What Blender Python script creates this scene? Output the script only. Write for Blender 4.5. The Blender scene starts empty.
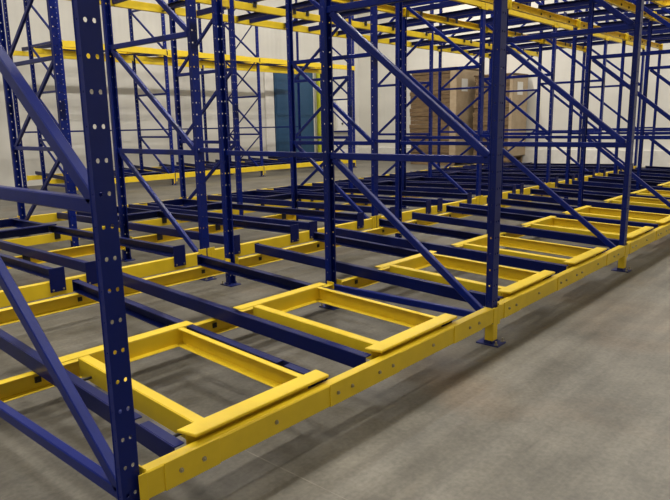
import bpy, bmesh, math, random
from mathutils import Vector, Matrix

random.seed(7)
sc = bpy.context.scene
C = sc.collection

# ------------------------------------------------------------------ camera
F_PX, PITCH, YAW, ROLL = 633.0, 0.1957, 0.7230, -0.0177
CAM = Vector((-0.9412, -1.7922, 1.3936))
fw = Vector((math.cos(PITCH)*math.cos(YAW), math.cos(PITCH)*math.sin(YAW), -math.sin(PITCH)))
rt = Vector((math.sin(YAW), -math.cos(YAW), 0))
up = rt.cross(fw)
r2 = rt*math.cos(ROLL)+up*math.sin(ROLL)
u2 = up*math.cos(ROLL)-rt*math.sin(ROLL)
cam = bpy.data.cameras.new('camera')
cam.sensor_width = 36.0
cam.sensor_fit = 'HORIZONTAL'
cam.lens = F_PX/670.0*36.0
cam.clip_start = 0.05
camo = bpy.data.objects.new('camera', cam)
C.objects.link(camo)
m = Matrix((r2, u2, -fw)).transposed().to_4x4()
m.translation = CAM
camo.matrix_world = m
sc.camera = camo

# ------------------------------------------------------------------ world, lights, exposure
w = bpy.data.worlds.new('world')
sc.world = w
w.use_nodes = True
w.node_tree.nodes['Background'].inputs[0].default_value = (1.0, 0.95, 0.86, 1)
w.node_tree.nodes['Background'].inputs[1].default_value = 0.02
sc.view_settings.view_transform = 'Standard'
sc.view_settings.look = 'None'
sc.view_settings.exposure = -0.57
sc.view_settings.gamma = 1.0

LAMPS = [(x, -2.6, 60.0) for x in (-2.0, 4.0, 10.0, 16.0)] + [(x, 0.25, 410.0) for x in (-3.5, 1.0, 5.5, 10.0, 14.5)] + \
        [(x, 4.6, 240.0) for x in (-2.0, 2.5, 7.0, 11.5)] + \
        [(x, 9.3, e_) for x, e_ in ((-3.0, 180.0), (2.0, 230.0), (7.0, 330.0), (12.0, 450.0), (17.0, 480.0))]  # row over the rear racking is added fill to brighten the floor inside
for (x, y, e) in LAMPS:
    l = bpy.data.lights.new('high_bay_and_fill_light', 'AREA')
    l.shape = 'RECTANGLE'
    l.size, l.size_y = 2.2, 0.15
    l.energy = e
    l.color = (1.0, 0.95, 0.86)
    o = bpy.data.objects.new('high_bay_and_fill_light', l)
    C.objects.link(o)
    o.location = (x, y, 8.3)

# ------------------------------------------------------------------ materials
def nodes(name):
    mt = bpy.data.materials.new(name)
    mt.use_nodes = True
    nt = mt.node_tree
    return mt, nt, nt.nodes['Principled BSDF']

def N(nt, kind, **kw):
    n = nt.nodes.new(kind)
    for k, v in kw.items():
        n.inputs[k].default_value = v
    return n

def paint(name, col, rough=0.36, var=0.10, bump=0.02, metallic=0.0, spec=0.5):
    mt, nt, b = nodes(name)
    tc = N(nt, 'ShaderNodeTexCoord')
    nz = N(nt, 'ShaderNodeTexNoise', Scale=9.0, Detail=4.0)
    nt.links.new(tc.outputs['Object'], nz.inputs['Vector'])
    cr = N(nt, 'ShaderNodeValToRGB')
    cr.color_ramp.elements[0].position = 0.3
    cr.color_ramp.elements[1].position = 0.75
    cr.color_ramp.elements[0].color = tuple(c*(1-var) for c in col)+(1,)
    cr.color_ramp.elements[1].color = tuple(min(1, c*(1+var)) for c in col)+(1,)
    nt.links.new(nz.outputs['Fac'], cr.inputs['Fac'])
    nt.links.new(cr.outputs['Color'], b.inputs['Base Color'])
    b.inputs['Roughness'].default_value = rough
    b.inputs['Specular IOR Level'].default_value = spec
    b.inputs['Metallic'].default_value = metallic
    nz2 = N(nt, 'ShaderNodeTexNoise', Scale=60.0, Detail=2.0)
    nt.links.new(tc.outputs['Object'], nz2.inputs['Vector'])
    bp = N(nt, 'ShaderNodeBump', Strength=bump)
    bp.inputs['Distance'].default_value = 0.01
    nt.links.new(nz2.outputs['Fac'], bp.inputs['Height'])
    nt.links.new(bp.outputs['Normal'], b.inputs['Normal'])
    return mt

M = {}
M['blue'] = paint('blue_paint', (0.0018, 0.0105, 0.142), 0.30, spec=0.24)
M['rail'] = paint('rail_blue_paint', (0.003, 0.008, 0.085), 0.36, spec=0.18)
M['yellow'] = paint('yellow_paint', (0.74, 0.53, 0.018), 0.42, 0.06)
M['steel'] = paint('zinc_steel', (0.42, 0.38, 0.28), 0.35, 0.15, 0.02, 0.8)
M['dark'] = paint('black_rubber', (0.012, 0.012, 0.014), 0.5)
M['plate'] = paint('plate_blue_paint', (0.012, 0.020, 0.13), 0.4)
M['door'] = paint('door_blue', (0.022, 0.075, 0.165), 0.45, 0.06)
M['lime'] = paint('lime_yellow_paint', (0.60, 0.62, 0.03), 0.45, 0.08)
M['white'] = paint('white_enamel', (0.72, 0.70, 0.66), 0.5, 0.05)
M['paper'] = paint('white_paper', (0.75, 0.74, 0.71), 0.7, 0.03)
M['wood'] = paint('pallet_wood', (0.22, 0.145, 0.075), 0.8, 0.3, 0.2)

def cardboard(name, c1, c2, zs):
    mt, nt, b = nodes(name)
    tc = N(nt, 'ShaderNodeTexCoord')
    mp = N(nt, 'ShaderNodeMapping')
    mp.inputs['Scale'].default_value = (1.2, 1.2, zs)
    nz = N(nt, 'ShaderNodeTexNoise', Scale=2.2, Detail=6.0, Roughness=0.65)
    nt.links.new(tc.outputs['Object'], mp.inputs['Vector'])
    nt.links.new(mp.outputs['Vector'], nz.inputs['Vector'])
    cr = N(nt, 'ShaderNodeValToRGB')
    cr.color_ramp.elements[0].position = 0.35
    cr.color_ramp.elements[1].position = 0.68
    cr.color_ramp.elements[0].color = c1+(1,)
    cr.color_ramp.elements[1].color = c2+(1,)
    nt.links.new(nz.outputs['Fac'], cr.inputs['Fac'])
    nt.links.new(cr.outputs['Color'], b.inputs['Base Color'])
    b.inputs['Roughness'].default_value = 0.55
    return mt
M['kraft'] = cardboard('wrapped_brown_cardboard', (0.115, 0.070, 0.034), (0.235, 0.155, 0.083), 9.0)
M['tan'] = cardboard('tan_cardboard', (0.38, 0.285, 0.18), (0.48, 0.375, 0.25), 2.0)

def floor_mat():
    mt, nt, b = nodes('concrete_floor')
    L = nt.links
    tc = N(nt, 'ShaderNodeTexCoord')
    nz = N(nt, 'ShaderNodeTexNoise', Scale=1.5, Detail=10.0, Roughness=0.70)
    L.new(tc.outputs['Object'], nz.inputs['Vector'])
    cr = N(nt, 'ShaderNodeValToRGB')
    e = cr.color_ramp.elements
    e[0].position = 0.28; e[0].color = (0.060, 0.055, 0.045, 1)
    e[1].position = 0.72; e[1].color = (0.185, 0.172, 0.144, 1)
    L.new(nz.outputs['Fac'], cr.inputs['Fac'])
    # scrubbing and tyre streaks along the aisle, strengthened to paint in rack shadow bands
    mp = N(nt, 'ShaderNodeMapping')
    mp.inputs['Scale'].default_value = (0.45, 7.0, 1.0)
    nz2 = N(nt, 'ShaderNodeTexNoise', Scale=1.6, Detail=8.0, Roughness=0.72, Distortion=0.25)
    L.new(tc.outputs['Object'], mp.inputs['Vector'])
    L.new(mp.outputs['Vector'], nz2.inputs['Vector'])
    cr2 = N(nt, 'ShaderNodeValToRGB')
    cr2.color_ramp.elements[0].position = 0.30
    cr2.color_ramp.elements[0].color = (0.66, 0.65, 0.64, 1)
    cr2.color_ramp.elements[1].position = 0.62
    cr2.color_ramp.elements[1].color = (1.08, 1.08, 1.06, 1)
    L.new(nz2.outputs['Fac'], cr2.inputs['Fac'])
    mx = N(nt, 'ShaderNodeMixRGB'); mx.blend_type = 'MULTIPLY'; mx.inputs[0].default_value = 0.75
    L.new(cr.outputs['Color'], mx.inputs[1]); L.new(cr2.outputs['Color'], mx.inputs[2])
    # rusty brown stains
    nz3 = N(nt, 'ShaderNodeTexNoise', Scale=0.8, Detail=6.0, Distortion=0.6)
    L.new(tc.outputs['Object'], nz3.inputs['Vector'])
    cr3 = N(nt, 'ShaderNodeValToRGB')
    cr3.color_ramp.elements[0].position = 0.55; cr3.color_ramp.elements[0].color = (1, 1, 1, 1)
    cr3.color_ramp.elements[1].position = 0.78; cr3.color_ramp.elements[1].color = (0.95, 0.72, 0.55, 1)
    L.new(nz3.outputs['Fac'], cr3.inputs['Fac'])
    mx2 = N(nt, 'ShaderNodeMixRGB'); mx2.blend_type = 'MULTIPLY'; mx2.inputs[0].default_value = 0.8
    L.new(mx.outputs['Color'], mx2.inputs[1]); L.new(cr3.outputs['Color'], mx2.inputs[2])
    # fine speckle
    nz4 = N(nt, 'ShaderNodeTexNoise', Scale=45.0, Detail=3.0)
    L.new(tc.outputs['Object'], nz4.inputs['Vector'])
    cr4 = N(nt, 'ShaderNodeValToRGB')
    cr4.color_ramp.elements[0].position = 0.3; cr4.color_ramp.elements[0].color = (0.80, 0.80, 0.80, 1)
    cr4.color_ramp.elements[1].position = 0.7; cr4.color_ramp.elements[1].color = (1.12, 1.12, 1.12, 1)
    L.new(nz4.outputs['Fac'], cr4.inputs['Fac'])
    mx3 = N(nt, 'ShaderNodeMixRGB'); mx3.blend_type = 'MULTIPLY'; mx3.inputs[0].default_value = 1.0
    L.new(mx2.outputs['Color'], mx3.inputs[1]); L.new(cr4.outputs['Color'], mx3.inputs[2])
    L.new(mx3.outputs['Color'], b.inputs['Base Color'])
    b.inputs['Roughness'].default_value = 0.52
    bp = N(nt, 'ShaderNodeBump', Strength=0.08)
    bp.inputs['Distance'].default_value = 0.01
    L.new(nz4.outputs['Fac'], bp.inputs['Height'])
    L.new(bp.outputs['Normal'], b.inputs['Normal'])
    return mt

def wall_mat(name, axis, col):
    """ribbed insulated panel: real bump ribs plus soft stains"""
    mt, nt, b = nodes(name)
    L = nt.links
    tc = N(nt, 'ShaderNodeTexCoord')
    nz = N(nt, 'ShaderNodeTexNoise', Scale=0.8, Detail=5.0)
    mp = N(nt, 'ShaderNodeMapping')
    mp.inputs['Scale'].default_value = (0.5, 0.5, 1.6)
    L.new(tc.outputs['Object'], mp.inputs['Vector'])
    L.new(mp.outputs['Vector'], nz.inputs['Vector'])
    cr = N(nt, 'ShaderNodeValToRGB')
    cr.color_ramp.elements[0].position = 0.3
    cr.color_ramp.elements[0].color = tuple(c*0.88 for c in col)+(1,)
    cr.color_ramp.elements[1].position = 0.7
    cr.color_ramp.elements[1].color = col+(1,)
    L.new(nz.outputs['Fac'], cr.inputs['Fac'])
    L.new(cr.outputs['Color'], b.inputs['Base Color'])
    b.inputs['Roughness'].default_value = 0.55
    wv = N(nt, 'ShaderNodeTexWave', Scale=1.6)
    wv.bands_direction = axis
    L.new(tc.outputs['Object'], wv.inputs['Vector'])
    bp = N(nt, 'ShaderNodeBump', Strength=0.25)
    bp.inputs['Distance'].default_value = 0.01
    L.new(wv.outputs['Fac'], bp.inputs['Height'])
    L.new(bp.outputs['Normal'], b.inputs['Normal'])
    return mt
M['floor'] = floor_mat()
M['wall_x'] = wall_mat('wall_panel_cream', 'Y', (0.74, 0.72, 0.67))
M['wall_y'] = wall_mat('wall_panel_white', 'X', (0.66, 0.645, 0.60))
M['curb'] = paint('painted_concrete_curb', (0.74, 0.72, 0.68), 0.6, 0.06, 0.1)
M['ceil'] = paint('ceiling_deck_white', (0.62, 0.60, 0.56), 0.7, 0.05)
M['joint'] = paint('floor_joint_filler', (0.20, 0.185, 0.155), 0.7, 0.2)

# ------------------------------------------------------------------ mesh helpers
class MB:
    def __init__(s):
        s.bm = bmesh.new()
    def box(s, x0, x1, y0, y1, z0, z1):
        v = [s.bm.verts.new(p) for p in ((x0,y0,z0),(x1,y0,z0),(x1,y1,z0),(x0,y1,z0),(x0,y0,z1),(x1,y0,z1),(x1,y1,z1),(x0,y1,z1))]
        for f in ((0,3,2,1),(4,5,6,7),(0,1,5,4),(1,2,6,5),(2,3,7,6),(3,0,4,7)):
            s.bm.faces.new([v[i] for i in f])
        return s
    def hexa(s, a, b):
        """two quads of four points each, joined"""
        v = [s.bm.verts.new(p) for p in list(a)+list(b)]
        for f in ((3,2,1,0),(4,5,6,7),(0,1,5,4),(1,2,6,5),(2,3,7,6),(3,0,4,7)):
            s.bm.faces.new([v[i] for i in f])
        return s
    def sweep(s, prof, p0, p1, xax):
        """closed profile (list of (a,b)) swept from p0 to p1; a along xax, b along the remaining axis"""
        p0, p1 = Vector(p0), Vector(p1)
        d = (p1-p0).normalized()
        xa = Vector(xax); xa = (xa-d*xa.dot(d)).normalized()
        ya = d.cross(xa)
        n = len(prof)
        A = [s.bm.verts.new(p0+xa*a+ya*b) for a, b in prof]
        B = [s.bm.verts.new(p1+xa*a+ya*b) for a, b in prof]
        s.bm.faces.new(A[::-1]); s.bm.faces.new(B)
        for i in range(n):
            j = (i+1) % n
            s.bm.faces.new((A[i], A[j], B[j], B[i]))
        return s
    def cyl(s, p0, p1, r, n=10):
        prof = [(r*math.cos(2*math.pi*i/n), r*math.sin(2*math.pi*i/n)) for i in range(n)]
        d = (Vector(p1)-Vector(p0)).normalized()
        xa = (1, 0, 0) if abs(d.x) < 0.8 else (0, 1, 0)
        return s.sweep(prof, p0, p1, xa)
    def mesh(s, name, bevel=0.0, segs=1):
        bm = s.bm
        bmesh.ops.recalc_face_normals(bm, faces=bm.faces)
        if bevel:
            bmesh.ops.bevel(bm, geom=[e for e in bm.edges if len(e.link_faces) == 2 and e.calc_face_angle(0) > 0.6], offset=bevel, segments=segs, affect='EDGES', profile=0.5)
        me = bpy.data.meshes.new(name)
        bm.to_mesh(me); bm.free()
        return me

def link(name, me, mat, parent=None, loc=None, rz=0.0):
    if me.materials:
        me.materials[0] = mat
    else:
        me.materials.append(mat)
    o = bpy.data.objects.new(name, me)
    C.objects.link(o)
    if parent:
        o.parent = parent
    if loc:
        o.location = loc
    o.rotation_euler.z = rz
    return o

def tag(o, label, cat, group=None):
    o['label'] = label
    o['category'] = cat
    o['kind'] = 'thing'
    if group:
        o['group'] = group
    return o

def thing(name, label, cat, group=None, loc=(0, 0, 0), rz=0.0):
    o = bpy.data.objects.new(name, None)
    C.objects.link(o)
    o.location = loc
    o.rotation_euler.z = rz
    return tag(o, label, cat, group)

def struct(name, me, mat, parent=None):
    o = link(name, me, mat, parent)
    o['kind'] = 'structure'
    return o

def kids(o):
    return [c for c in bpy.data.objects if c.parent == o]

def dup(root, label, group, loc, rz=0.0):
    r = root.copy(); C.objects.link(r)
    r.location = loc; r.rotation_euler.z = rz
    r['label'] = label
    r['group'] = group
    for ch in TREE[root.name]:
        c = ch.copy(); C.objects.link(c); c.parent = r
        for g in TREE.get(ch.name, ()):
            d = g.copy(); C.objects.link(d); d.parent = c
    return r
TREE = {}
def remember(root):
    TREE[root.name] = kids(root)
    for c in TREE[root.name]:
        TREE[c.name] = kids(c)
    return root

def channel(w_, h_, t):
    """C profile: a = out from the web, b = height; web at a=0, open towards +a"""
    return [(0, 0), (w_, 0), (w_, t), (t, t), (t, h_-t), (w_, h_-t), (w_, h_), (0, h_)]

# ------------------------------------------------------------------ the room
WX, WY, WZ = 19.2, 14.6, 8.8
X0, Y0 = -9.0, -7.0
struct('floor', MB().box(X0, WX+.2, Y0, WY+.2, -0.2, 0.0).mesh('floor'), M['floor'])
struct('ceiling', MB().box(X0, WX+.2, Y0, WY+.2, WZ, WZ+.15).mesh('ceiling'), M['ceil'])
struct('wall_right', MB().box(WX, WX+.2, Y0, WY+.2, 0, WZ).mesh('wall_right'), M['wall_x'])
struct('wall_back', MB().box(X0, WX, WY, WY+.2, 0, WZ).mesh('wall_back'), M['wall_y'])
struct('wall_front', MB().box(X0, WX, Y0-.2, Y0, 0, WZ).mesh('wall_front'), M['wall_y'])
struct('wall_left', MB().box(X0-.2, X0, Y0, WY, 0, WZ).mesh('wall_left'), M['wall_x'])
struct('baseboard_right', MB().box(WX-.12, WX, Y0, WY, 0, 0.50).mesh('baseboard_right', 0.015), M['curb'])
struct('baseboard_back', MB().box(16.75, WX-.12, WY-.10, WY, 0, 0.42).mesh('baseboard_back', 0.015), M['curb'])
# saw-cut joint in the aisle slab
struct('trim_1', MB().box(0.698, 0.703, Y0, 1.2, 0.0, 0.001).mesh('trim_1'), M['joint'])

# ------------------------------------------------------------------ rack upright post
PITCH_H = 0.1016
PW, PD = 0.076, 0.045
def post_mesh(PW=PW, PD=PD, lip=.014, hx=.0155, rs=.0055, top=5.6, name='post'):
    """roll-formed C post, front at -y, with punched holes: pairs on the front, single ones on the sides"""
    bm = bmesh.new()
    n = int(top/PITCH_H)
    hole0 = 0.079 - PITCH_H/2
    def panel(org, ax, width, hx, r=0.0068):
        ax = Vector(ax)
        for k in range(-0, n):
            zb = hole0+k*PITCH_H; zt = zb+PITCH_H; zc = (zb+zt)/2
            if k == 0: zb = 0.0
            cells = len(hx)
            for ci, hc in enumerate(hx):
                xa, xb = width*ci/cells, width*(ci+1)/cells
                xm = (xa+xb)/2
                outer = [(xb, zc), (xb, zt), (xm, zt), (xa, zt), (xa, zc), (xa, zb), (xm, zb), (xb, zb)]
                inner = [(hc+r*math.cos(i*math.pi/4), zc+r*1.15*math.sin(i*math.pi/4)) for i in range(8)]
                P = [bm.verts.new(Vector(org)+ax*a+Vector((0, 0, b))) for a, b in outer]
                Q = [bm.verts.new(Vector(org)+ax*a+Vector((0, 0, b))) for a, b in inner]
                for i in range(8):
                    j = (i+1) % 8
                    bm.faces.new((P[i], P[j], Q[j], Q[i]))
    h, d = PW/2, PD/2
    panel((-h, -d, 0), (1, 0, 0), PW, (h-hx, h+hx))
    panel((-h, d, 0), (0, -1, 0), PD, (PD/2,), rs)
    panel((h, -d, 0), (0, 1, 0), PD, (PD/2,), rs)
    z1 = hole0+n*PITCH_H
    for s in (-1, 1):                              # return lips of the C
        v = [bm.verts.new(p) for p in ((s*h, d, 0), (s*(h-lip), d, 0), (s*(h-lip), d, z1), (s*h, d, z1))]
        bm.faces.new(v if s < 0 else v[::-1])
    bmesh.ops.remove_doubles(bm, verts=bm.verts, dist=1e-5)
    bmesh.ops.recalc_face_normals(bm, faces=bm.faces)
    bmesh.ops.solidify(bm, geom=bm.faces[:], thickness=0.003)
    bmesh.ops.recalc_face_normals(bm, faces=bm.faces)
    me = bpy.data.meshes.new(name)
    bm.to_mesh(me); bm.free()
    return me
POST = post_mesh()
POST_NEAR = post_mesh(0.069, 0.024, .002, .0142, .003)

def foot_mesh():
    mb = MB().box(-0.058, 0.058, -0.080, 0.070, 0.0, 0.009)
    mb.box(-PW/2-.004, PW/2+.004, -PD/2-.008, -PD/2-.004, 0.009, 0.022)
    mb.box(-PW/2-.008, -PW/2-.004, -PD/2, PD/2, 0.009, 0.028)
    mb.box(PW/2+.004, PW/2+.008, -PD/2, PD/2, 0.009, 0.028)
    return mb.mesh('base_plate')
FOOT = foot_mesh()
def anchors_mesh():
    mb = MB()
    for sx in (-.045, .045):
        mb.cyl((sx, -.062, .009), (sx, -.062, .030), .008, 8)
    return mb.mesh('anchor')
def anchor_one(sx):
    return MB().cyl((sx, -.062, .009), (sx, -.062, .016), .013, 6).cyl((sx, -.062, .016), (sx, -.062, .034), .007, 8).mesh('anchor_bolt')
ANCH = [anchor_one(-.045), anchor_one(.045)]

def brace_bar(y0, z0, y1, z1, s=0.048, t=0.034):
    """cold-formed strut lying in the frame plane, s in-plane, t across it"""
    mb = MB()
    mb.sweep([(-t/2, -s/2), (t/2, -s/2), (t/2, s/2), (-t/2, s/2)], (0, y0, z0), (0, y1, z1), (1, 0, 0))
    return mb.mesh('brace', 0.004)

LEVELS = (0.165, 1.165, 2.19, 3.20, 4.21, 5.22)
def make_frame(depth, flip=False, post=POST, s=.048, t=.034, dz=0.0):
    """two posts with zig-zag bracing; local y runs from the front post (0) to the rear post (depth)"""
    root = bpy.data.objects.new('upright_frame', None)
    C.objects.link(root)
    root['category'] = 'rack frame'; root['kind'] = 'thing'
    for (y, rz) in ((0, 0), (depth, math.pi)):
        link('post', post, M['blue'], root, (0, y, 0), rz)
        f = link('base_plate', FOOT, M['plate'], root, (0, y, 0), rz)
        for a in ANCH:
            link('anchor_bolt', a, M['steel'], f)
    for i, z in enumerate(LEVELS):
        z += dz if i == 1 else 0
        link('horizontal_brace', brace_bar(PD/2-.012, z, depth-PD/2+.012, z, s, t), M['blue'], root)
        if i+1 < len(LEVELS):
            ya, yb = (.045, depth-.055)
            if flip: ya, yb = yb, ya
            link('diagonal_brace', brace_bar(ya, z+.018, yb, LEVELS[i+1]-.022, s, t), M['blue'], root)
    return remember(root)

def make_post():
    root = bpy.data.objects.new('rack_post', None)
    C.objects.link(root)
    root['category'] = 'rack post'; root['kind'] = 'thing'
    link('post', POST, M['blue'], root)
    f = link('base_plate', FOOT, M['plate'], root)
    for a in ANCH:
        link('anchor_bolt', a, M['steel'], f)
    return remember(root)

# ------------------------------------------------------------------ where the frames stand
NROW = 7
def RX(i):
    return 0.050 if i == 0 else 0.060+2.536+(i-1)*2.568
def RX2(i):
    return RX(i)-(0.022 if i else 0.0)
def RXF(i):
    return RX(i)+(0.020 if i else 0.0)
YA, YB, YC, YD, YE, YF, YG = 0.03, 1.376, 2.561, 2.916, 4.294, 5.44, 6.84
ORD = ['nearest', 'second', 'third', 'fourth', 'fifth', 'sixth', 'seventh']
def once(proto, label, group, loc, rz=0.0, used={}):
    """the first call places the original, later ones copy it"""
    if proto.name not in used:
        used[proto.name] = True
        proto.location = loc; proto.rotation_euler.z = rz
        proto['label'] = label; proto['group'] = group
        return proto
    return dup(proto, label, group, loc, rz)

frameN = make_frame(YB-YA, post=POST_NEAR, s=.049, t=.040, dz=-.008)
frameA = make_frame(YB-YA)
frameD = make_frame(YE-YD)
frameF = make_frame(YG-YF, True)
postC = make_post()
for i in range(NROW):
    x = RX(i)
    o = ORD[i]
    if i == 0:
        once(frameN, 'large blue upright frame nearest the camera, its post showing paired holes', 'front upright frames', (x, YA, 0))
    else:
        once(frameA, 'blue upright frame with diagonal braces at the open aisle, %s from the camera' % o, 'front upright frames', (RXF(i), YA, 0), 0.015)
    if i >= 1:
        x = RX2(i)
        oo = ORD[i-1]
        once(postC, 'single blue rack post just behind the %s aisle frame, beside the middle gap' % o, 'single middle posts', (x, YC, 0), math.pi)
        once(frameD, 'blue braced frame behind the middle gap, in line with the %s aisle frame' % o, 'middle upright frames', (x, YD, 0))
        once(frameF, 'blue braced frame on the far side, in line with the %s aisle frame' % o, 'far side upright frames', (x, YF, 0))

# ------------------------------------------------------------------ beams
SKEW = 0.036
def LX(i):
    return 0.0 if i == 0 else 2.536+(i-1)*2.568
def lane_x(i, rx):
    return LX(i)+rx+(0.0 if i == 0 else 0.016)
BOLT = MB().cyl((0, 0, 0), (0, -0.006, 0), 0.0095, 6).cyl((0, -.006, 0), (0, -0.011, 0), 0.005, 8).mesh('bolt')
def beam_mesh(length, h_, depth=0.05, face=-1, t=0.006):
    """channel beam from x=0; face=-1: flat web at -y; face=+1: web away, open towards -y"""
    mb = MB()
    if face < 0:
        mb.box(0, length, 0, t, 0, h_)
        mb.box(0, length, t, depth, h_-t, h_); mb.box(0, length, t, depth, 0, t)
    else:
        mb.box(0, length, depth-t, depth, 0, h_)
        mb.box(0, length, 0, depth-t, h_-t, h_); mb.box(0, length, 0, depth-t, 0, t)
    return mb.mesh('beam', 0.0025)
CACHE = {}
def cached(key, fn):
    if key not in CACHE:
        CACHE[key] = fn()
    return CACHE[key]

def end_plate_mesh(h_, drop):
    mb = MB().box(-0.030, 0.0, -0.004, 0.0, -drop, h_+0.0)
    return mb.mesh('end_connector', 0.0015)

def front_beam(i, z, label, group, bolts=False, drop=0.0, plates=False, hh=0.100):
    """front beam of bay i, flat face to the aisle, bolted plates over the rail ends"""
    xl, xr = RXF(i), RXF(i+1)
    x0, x1 = xl+PW/2-.020, xr-PW/2+.020
    y = YA-PD/2-.0135
    root = thing('front_beam', label, 'beam', group, (x0, y, z))
    ln = x1-x0
    body = MB()
    body.box(.0, ln, 0, .007, 0, hh)
    body.box(.027, ln-.027, .007, .056, hh-.007, hh); body.box(.027, ln-.027, .007, .056, 0, .007)
    link('channel', body.mesh('channel', 0.003), M['yellow'], root)
    ends = [(0.0, 0.10, 0.0)] 
    # left and right end connectors on the post faces
    link('end_connector', MB().box(-.002, .030, -.003, .0015, -.02, hh+.004).box(.027, .033, .007, .060, 0.004, hh+.012).mesh('end_connector', .001), M['yellow'], root)
    if drop:
        link('drop_bracket', MB().box(ln-.022, ln+.032, -.004, .0, -drop, hh*0.98).box(ln-.030, ln-.0255, -.004, .052, -drop, -.004).mesh('drop_bracket', .0015), M['yellow'], root)
    else:
        link('end_connector', MB().box(ln-.030, ln+.002, -.003, .0015, -.02, hh+.004).mesh('end_connector', .001), M['yellow'], root)
    if plates:
        for (a, b) in ((.165, .405), (1.03, 1.56), (2.10, 2.42)):
            a, b = lane_x(i, a)-x0, lane_x(i, b)-x0
            link('splice_plate', MB().box(a, b, -.0055, 0, .001, hh+.006).mesh('splice_plate', .0012), M['yellow'], root)
    if bolts:
        for bx, pl in ((.23, 1), (.33, 1), (.70, 0), (1.08, 1), (1.18, 1), (1.39, 1), (1.50, 1), (1.88, 0), (2.27, 1), (2.38, 1)):
            xx = lane_x(i, bx)-x0
            link('bolt', BOLT, M['steel'], root, (xx, -.0055 if pl else 0, hh*.54))
    return root

def inner_beam(name, i, y, z, hh, face, label, group, nuts=False):
    fx = RX if y < 2 else RX2
    xl, xr = fx(i)+PW/2+.006, fx(i+1)-PW/2-.006
    ln = xr-xl
    me = cached(('beam', round(ln, 3), hh, face), lambda: beam_mesh(ln, hh, 0.05, face))
    root = thing(name, label, 'beam', group, (xl, y, z))
    link('channel', me, M['yellow'], root)
    ec = cached(('ec', hh), lambda: MB().box(0, .004, -.01, .06, -.015, hh+.02).mesh('end_connector', .001))
    link('end_connector', ec, M['yellow'], root)
    link('end_connector', ec, M['yellow'], root, (ln-.004, 0, 0))
    if face < 0 and hh > .11 and y < 3:
        for xa in (-.037, ln-.048):
            ep = cached(('cover_plate', xa), lambda: MB().box(0, .085, -.007, -.002, -.025, hh+.030).mesh('end_plate', .0015))
            link('end_plate', ep, M['yellow'], root, (xa, 0, 0))
    if nuts:
        nut = cached('nut', lambda: MB().box(-.016, .016, -.008, 0, -.016, .016).cyl((0, -.008, 0), (0, -.016, 0), .008, 8).mesh('clip_bolt', .001))
        for rx in (.280, 1.075, 1.405, 2.180):
            link('clip_bolt', nut, M['dark'], root, (lane_x(i, rx)+SKEW*y-xl, .044, hh*.5))
    return root

# level tables: beam bottoms by row, rail bottoms at the two ends of each block
LOW = dict(A=.146, B=.099, C=.131, D=.150, E=.138, F=.114, G=.146)
UPP = dict(A=2.92, B=2.93, C=2.95, D=3.00, E=3.05, F=3.02, G=3.10)
NB = NROW-1
for lev, T, wname in ((0, LOW, 'near the floor'), (1, UPP, 'overhead')):
    for i in range(NB):
        bay = ORD[i]+' bay'
        front_beam(i, T['A'], 'yellow front beam %s along the aisle, %s from the camera' % (wname, bay),
                   'front beams '+wname, bolts=(lev == 0 and i < 3), drop=(.115 if lev == 0 else 0), plates=(lev == 0))
        inner_beam('cross_beam', i, YB-.06, T['B'], .10, 1, 'yellow channel beam %s just behind the front carts, %s' % (wname, bay), 'second row beams '+wname, nuts=True)
        if i >= 0:
            inner_beam('cross_beam', i, YC-.055, T['C'], .10, 1, 'yellow channel beam %s at the near edge of middle gap, %s' % (wname, bay), 'third row beams '+wname, nuts=True)
            inner_beam('cross_beam', i, YD-.025, T['D'], .115, -1, 'yellow flat beam %s with dark end plates behind the gap, %s' % (wname, bay), 'fourth row beams '+wname)
            inner_beam('cross_beam', i, YE-.055, T['E'], .10, 1, 'yellow beam %s mid-way in the rear racking, %s' % (wname, bay), 'fifth row beams '+wname)
            inner_beam('cross_beam', i, YF-.02, T['F'], .10, -1, 'yellow beam %s deep in the rear racking, %s' % (wname, bay), 'sixth row beams '+wname)
            inner_beam('cross_beam', i, YG-.02, T['G'], .115, -1, 'yellow beam %s facing the far aisle, %s' % (wname, bay), 'far aisle beams '+wname)

# ------------------------------------------------------------------ guide rails
def rail_mesh(side, length, rise, notch):
    """channel rail along +y from y=0; side -1: web on the left, +1: web on the right; top flange notched near the front"""
    h_, t, fl = .080, .006, .050
    mb = MB()
    dx = SKEW*length
    def seg(y0, y1, xa, xb, za, zb):
        s0, s1 = y0/length, y1/length
        a = [(xa+dx*s0, y0, za+rise*s0), (xb+dx*s0, y0, za+rise*s0), (xb+dx*s0, y0, zb+rise*s0), (xa+dx*s0, y0, zb+rise*s0)]
        b = [(xa+dx*s1, y1, za+rise*s1), (xb+dx*s1, y1, za+rise*s1), (xb+dx*s1, y1, zb+rise*s1), (xa+dx*s1, y1, zb+rise*s1)]
        mb.hexa(a, b)
    wx0, wx1 = (-fl/2, -fl/2+t) if side < 0 else (fl/2-t, fl/2)
    fx0, fx1 = (wx1, fl/2) if side < 0 else (-fl/2, wx0)
    seg(0, length, wx0, wx1, 0, h_)
    seg(0, length, fx0, fx1, 0, t)
    if notch:
        seg(0, .25, fx0, fx1, h_-t, h_)
    seg(.30 if notch else 0, length, fx0, fx1, h_-t, h_)
    return mb.mesh('rail', 0.0015)

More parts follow.
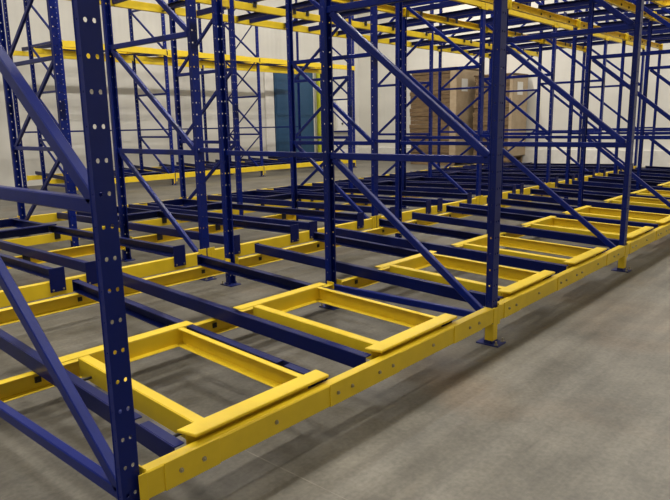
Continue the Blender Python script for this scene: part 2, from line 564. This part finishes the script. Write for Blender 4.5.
def rail(x, y0, length, zb, rise, side, label, group, plate=False, saddles=()):
    root = thing('guide_rail', label, 'rail', group, (x, y0, zb))
    notch = not plate and 'left rail of the right' not in label
    me = cached(('rail', side, round(length, 3), round(rise, 3), notch), lambda: rail_mesh(side, length, rise, notch))
    link('channel', me, M['rail'], root)
    else_cap = cached('railcap', lambda: MB().box(-.027, .027, .001, .006, -.002, .086).mesh('end_cap', .001))
    if not plate:
        link('end_cap', else_cap, M['rail'], root, (SKEW*length, length, rise))
    if plate:
        pm = cached('railplate', lambda: MB().box(-.060, .060, -.010, 0, -.085, .100).mesh('end_plate', .0015))
        p = link('end_plate', pm, M['rail'], root)
        bm_ = cached('platebolt', lambda: MB().cyl((-.040, -.016, -.068), (-.040, -.010, -.068), .008, 6).mesh('bolt'))
        bm2 = cached('platebolt2', lambda: MB().cyl((.040, -.016, -.068), (.040, -.010, -.068), .008, 6).mesh('bolt'))
        link('bolt', bm_, M['steel'], p); link('bolt', bm2, M['steel'], p)
        for (yy, zz) in saddles:
            yl = yy-y0
            sp = cached('saddle', lambda: MB().box(-.035, .035, -.011, -.003, -.070, .012).mesh('saddle_plate', .0015))
            link('saddle_plate', sp, M['dark'], root, (SKEW*yl, yl, rise*yl/length))
    return root

RN = ((-1, 'left rail of the left lane'), (1, 'right rail of the left lane'), (-1, 'left rail of the right lane'), (1, 'right rail of the right lane'))
RAILX = list(zip((.280, 1.075, 1.405, 2.180), (.30, 1.11, 1.40, 2.215), RN))
for lev, T, wname in ((0, LOW, 'low'), (1, UPP, 'overhead')):
    for i in range(NB):
        for (rx, rx2, (side, nm)) in RAILX:
            x, x2 = lane_x(i, rx), lane_x(i, rx2)
            y0, y1 = YA+.040, YC+.025
            if lev == 0: za, zb_ = (.180, .236) if 1.3 < rx < 1.5 else (.166, .236)
            else: za, zb_ = T['B']+.10-.009, T['C']+.10+.002
            rail(x+SKEW*y0, y0, y1-y0, za, zb_-za, side, '%s blue rail of the front racking, %s, %s bay' % (wname, nm, ORD[i]), wname+' front guide rails')
            y0, y1 = YD-.026, YG-.024
            if lev == 0: za, zb_ = .268, .19
            else: za, zb_ = T['D']+.170, T['F']+.105
            rail(x2+SKEW*y0-.045, y0, y1-y0, za, zb_-za, side, '%s blue rail of the rear racking, %s, %s bay' % (wname, nm, ORD[i]), wname+' rear guide rails', plate=True, saddles=((YE-.055, 0), (YF-.02, 0)))

# ------------------------------------------------------------------ push-back carts
def make_cart(width, depth, mat, wz=(-.0676, -.066)):
    """welded frame: front and rear bars lie on the rails, channel side bars hang between; local origin front left, bars' top at z=0"""
    root = bpy.data.objects.new('push_back_cart', None)
    C.objects.link(root)
    root['category'] = 'cart'; root['kind'] = 'thing'
    hh, t = .095, .006
    # front bar: flat folded cap with chamfered ends over the rails and a folded skirt between them
    mb = MB()
    mb.hexa([(0.022, 0, -.014), (width-.006, 0, -.014), (width-.006, 0, 0), (0.022, 0, 0)], [(-.004, .088, -.014), (width, .088, -.014), (width, .088, 0), (-.004, .088, 0)])
    mb.box(.020, width-.08, .060, .067, -hh, -.014)
    link('front_bar', mb.mesh('front_bar', .003), mat, root)
    sk = SKEW*depth
    mb = MB()
    y1 = depth
    mb.box(sk-.035, width+sk-.010, y1-.070, y1, -t, 0)
    mb.box(sk+.070, width+sk-.060, y1-.070, y1-.064, -hh, -t)
    mb.box(sk+.070, width+sk-.060, y1-.108, y1-.070, -hh, -hh+t)
    mb.box(width+sk-.066, width+sk-.060, y1-.064, y1-.004, -hh, -t)
    link('rear_bar', mb.mesh('rear_bar', .0025), mat, root)
    def bar(xa, xb, web_left):
        mb = MB()
        ya, yb = .07, depth-.072
        def seg(u0, u1, z0, z1):
            f0, f1 = sk*ya/depth, sk*yb/depth
            mb.hexa([(u0+f0, ya, z0), (u1+f0, ya, z0), (u1+f0, ya, z1), (u0+f0, ya, z1)], [(u0+f1, yb, z0), (u1+f1, yb, z0), (u1+f1, yb, z1), (u0+f1, yb, z1)])
        seg(*((xa, xa+t) if web_left else (xb-t, xb)), -hh, -.003)
        u = (xa+t, xb) if web_left else (xa, xb-t)
        ut = u if web_left else (xb-.034, xb-t)
        seg(*ut, -t-.003, -.003); seg(*u, -hh, -hh+t)
        return mb.mesh('side_bar', .002)
    link('side_bar', bar(.070, .125, True), mat, root)
    link('side_bar', bar(width-.140, width-.085, False), mat, root)
    # wheels running inside the rail channels, on stub axles
    for y, z in ((.16, wz[0]), (depth-.20, wz[1])):
        for xa, xb, xe in ((-.041, -.024, .080), (width-.023, width-.007, width-.090)):
            dx = sk*y/depth
            mb = MB().cyl((xa+dx, y, z), (xb+dx, y, z), .022, 14)
            mb.cyl((min(xb, xa)+dx, y, z), (xe+dx, y, z), .007, 8)
            link('wheel', mb.mesh('wheel'), M['dark'], root)
    return remember(root)

cartY = make_cart(.765, 1.13, M['yellow'])
cartB = make_cart(.800, 1.13, M['rail'])
for lev, wname in ((0, 'low'), (1, 'overhead')):
    for i in range(NB):
        for li, (rx, lane) in enumerate(((.310, 'left lane'), (1.440, 'right lane'))):
            x = lane_x(i, rx)
            if lev == 0:
                o = once(cartY, 'yellow push-back cart frame at floor level, %s of the %s bay along the aisle' % (lane, ORD[i]), 'yellow low carts', (x, .030, .280)); o.rotation_euler.x = .0223
            else:
                o = once(cartY, 'yellow overhead push-back cart frame, %s of the %s bay along the aisle' % (lane, ORD[i]), 'yellow overhead carts', (x, .030, 3.121)); o.rotation_euler.x = .0123
            if lev == 0:
                x2 = lane_x(i, (.30, 1.40)[li])+.030
                o = once(cartB, 'dark blue cart frame low in the rear racking, %s of the %s bay' % (lane, ORD[i]), 'blue low carts', (x2+SKEW*5.42-.045, 5.42, .322)); o.rotation_euler.x = -.0198

# row spacers joining middle posts
for i in range(1, NROW):
    sp = cached('spacer', lambda: MB().box(-.02, .02, .005, YD-YC-PD-.005, -.02, .02).mesh('row_spacer', .003))
    sp2 = cached('spacer_long', lambda: MB().box(-.02, .02, .005, YC-YB-PD-.005, -.02, .02).mesh('row_spacer', .003))
    o = link('row_spacer', sp, M['blue'], None, (RX2(i), YC+PD/2, 1.19))
    tag(o, 'short blue spacer bar between middle posts behind the %s aisle frame' % ORD[i], 'spacer bar', 'short spacer bars')
    o = link('row_spacer', sp2, M['blue'], None, (RX2(i)+.011, YB+PD/2, 1.17))
    tag(o, 'long blue spacer bar behind the %s aisle frame, reaching the single middle post' % ORD[i], 'spacer bar', 'long spacer bars')

# ------------------------------------------------------------------ racking across the far aisle, along the back wall
FXS = (5.62, 8.17, 11.10, 15.15)
FY0, FY1, FY2 = 11.5, 12.88, 13.95
frameW = make_frame(FY1-FY0)
postW = make_post()
FO = ['left end', 'second from the left', 'third from the left', 'right end']
for i, x in enumerate(FXS):
    once(frameW, 'blue braced frame of the racking along the back wall, %s' % FO[i], 'back wall upright frames', (x, FY0, 0))
    if i == 2:
        fr = [o for o in bpy.data.objects if o.get('group') == 'back wall upright frames'][-1]
        for k in range(len(LEVELS)-1):
            b_ = link('diagonal_brace', brace_bar(FY1-FY0-.055, LEVELS[k]+.018, .045, LEVELS[k+1]-.022, .034, .02), M['blue'], fr)
            b_.location.x = .03
    once(postW, 'blue rear post against the back wall behind the %s frame there' % FO[i], 'back wall posts', (x, FY2, 0), math.pi)

for i in range(3):
    x0, x1 = FXS[i]+PW/2+.006, FXS[i+1]-PW/2-.006
    o = link('back_tie', MB().box(0, x1-x0, -.02, .02, -.02, .02).mesh('back_tie', .003), M['blue'], None, (x0, FY2, 1.34))
    tag(o, 'long horizontal blue tie bar between rear posts along the back wall, %s bay' % ('left', 'middle', 'right')[i], 'tie bar', 'back wall tie bars')

def far_beam(x0, x1, y, z, hh, face, label, group, foot=False):
    me = beam_mesh(x1-x0, hh, .05, face)
    root = thing('wall_rack_beam', label, 'beam', group, (x0, y, z))
    link('channel', me, M['yellow'], root)
    link('end_connector', MB().box(0, .03, -.006, 0, -.07 if foot else -.02, hh+.01).mesh('end_connector', .001), M['yellow'], root)
    link('end_connector', MB().box(x1-x0-.03, x1-x0, -.006, 0, -.12 if foot else -.02, hh+.01).mesh('end_connector', .001), M['yellow'], root)
    return root
BN = ['left', 'middle', 'right']
cartW = make_cart(.812, 1.13, M['yellow'])
cartV = make_cart(.812, 1.13, M['rail'])
for lev, wname, z0 in ((0, 'low', .165), (1, 'raised', 3.07)):
    for i in range(3):
        x0, x1 = FXS[i]+PW/2-.02, FXS[i+1]-PW/2+.02
        far_beam(x0, x1, FY0-PD/2-.056, z0, .125, -1, '%s yellow front beam of the back wall racking, %s bay' % (wname, BN[i]), wname+' back wall front beams', lev == 0)
        far_beam(x0+.026, x1-.026, FY1-.06, z0-.012, .11, -1, '%s yellow middle beam of the back wall racking, %s bay' % (wname, BN[i]), wname+' back wall middle beams')
        far_beam(x0+.026, x1-.026, FY2-.05, z0+.032, .11, -1, '%s yellow rear beam of the back wall racking, %s bay' % (wname, BN[i]), wname+' back wall rear beams')
        nl = 2 if i < 2 else 3
        lw = (x1-x0)/nl
        LN = ['left lane', 'right lane'] if nl == 2 else ['left lane', 'middle lane', 'right lane']
        for k in range(nl):
            xl = x0+lw*k+(lw-.83)/2
            for (dx, side, sn) in ((0, -1, 'left'), (.83, 1, 'right')):
                root = thing('guide_rail', '%s blue rail of the back wall racking, %s side of %s, %s bay' % (wname, sn, LN[k], BN[i]), 'rail', wname+' back wall rails', (xl+dx, FY0+.05, z0+.055))
                link('channel', cached(('rail', side, 2.45, .10), lambda: rail_mesh(side, 2.45, .10, False)), M['rail'], root)
            if lev == 0:
                o = once(cartV, 'dark blue cart frame on the low back wall racking, %s, %s bay' % (LN[k], BN[i]), 'low back wall carts', (xl+.030+SKEW*.10, FY0+.15, z0+.165)); o.rotation_euler.x = .0408
            else:
                o = once(cartW, 'yellow cart frame on the raised back wall racking, %s, %s bay' % (LN[k], BN[i]), 'raised back wall carts', (xl+.030+SKEW*.10, FY0+.15, z0+.165)); o.rotation_euler.x = .0408

# ------------------------------------------------------------------ things at the far walls
d = bpy.data.objects.new('door_1', None); C.objects.link(d); d['kind'] = 'structure'
d.location = (14.56, WY, 0)
o = link('door_leaf', MB().box(0, 1.91, -.10, -.02, .02, 3.36).box(.05, 1.86, -.115, -.10, .1, 1.62).box(.05, 1.86, -.115, -.10, 1.72, 3.28).mesh('door_leaf', .01), M['door'], d); o['kind'] = 'structure'
o = link('door_frame', MB().box(-.42, -.02, -.06, 0, 0, 3.44).box(1.91, 1.95, -.12, 0, 0, 3.44).mesh('door_frame', .01), M['white'], d); o['kind'] = 'structure'
g = thing('guard_post', 'lime yellow tall guard post beside the blue door', 'guard post', None, (16.66, WY-.26, 0))
link('shaft', MB().cyl((0, 0, .02), (0, 0, 3.40), .13, 20).mesh('shaft', .01), M['lime'], g)
link('base_flange', MB().box(-.22, .22, -.22, .22, 0, .02).mesh('base_flange'), M['lime'], g)
c = thing('wall_cabinet', 'white wall cabinet right of the lime guard post with two round knobs', 'cabinet', None, (17.68, WY-.001, 1.12))
link('body', MB().box(0, .92, -.16, 0, 0, 1.22).mesh('body', .01), M['white'], c)
link('door_panel', MB().box(.04, .88, -.185, -.16, .04, 1.18).mesh('door_panel', .006), M['paper'], c)
for xx in (.30, .62):
    link('knob', MB().cyl((xx, -.185, .30), (xx, -.215, .30), .04, 12).mesh('knob'), M['dark'], c)

def pallet(loc, wx, wy, label):
    p = thing('pallet', label, 'pallet', 'wooden pallets by the right wall', loc)
    n = 7
    for k in range(n):
        yy = wy*k/(n-1)*(1-.1/wy)
        link('deck_board', MB().box(0, wx, yy, yy+.1, .115, .14).mesh('deck_board', .003), M['wood'], p)
    for k in range(3):
        xx = (wx-.09)*k/2
        link('stringer', MB().box(xx, xx+.09, 0, wy, .022, .115).mesh('stringer', .003), M['wood'], p)
        link('bottom_board', MB().box(xx-.0, xx+.09, 0, wy, 0, .022).mesh('bottom_board', .002), M['wood'], p)
    return p

def load_mesh(wx, wy, h_, layers, seed):
    rnd = random.Random(seed)
    mb = MB()
    z = 0.0
    for k in range(layers):
        dz = h_/layers
        a, b, c_, e = [rnd.uniform(-.022, .022) for _ in range(4)]
        bulge = .03*math.sin(math.pi*(k+.5)/layers)
        mb.box(a-bulge, wx+b+bulge, c_-bulge, wy+e+bulge, z, z+dz-.004)
        z += dz
    return mb.mesh('stacked_sheets', .008)

def load(loc, wx, wy, h_, label, seed, layers, board):
    r = thing('cardboard_load', label, 'cardboard stack', 'cardboard loads by the right wall', loc)
    link('stacked_sheets', load_mesh(wx, wy, h_, layers, seed), M['kraft'], r)
    link('side_sheet', MB().box(-.02, wx+.03, -.075, -.055, .02, h_-.02).box(-.045, -.025, -.075, board, .02, h_-.02).mesh('side_sheet', .006), M['tan'], r)  # paler tan sheet along one side, turned round the near corner
    link('top_cap', MB().box(-.05, wx+.05, -.08, wy+.05, h_, h_+.05).mesh('top_cap', .01), M['kraft'], r)
    link('paper_tag', MB().box(.28, .66, -.083, -.076, h_*.76, h_*.76+.40).mesh('paper_tag', .001), M['paper'], r)
    return r
pallet((17.40, 9.12, 0), 1.55, 1.70, 'wooden pallet on the floor under the wide brown cardboard stack')
load((17.40, 9.12, .14), 1.55, 1.70, 2.95, 'wide brown cardboard stack left of the narrower one, taller, with white paper tag', 3, 22, .16)
pallet((18.05, 7.50, 0), 1.00, 1.25, 'wooden pallet lying lowest under the narrower cardboard stack')
pallet((18.05, 7.50, .14), 1.00, 1.25, 'wooden pallet lying directly beneath the narrower cardboard stack')
load((18.05, 7.50, .28), 1.00, 1.25, 2.55, 'narrower brown cardboard stack right of the wide one, raised on two pallets', 5, 18, .03)
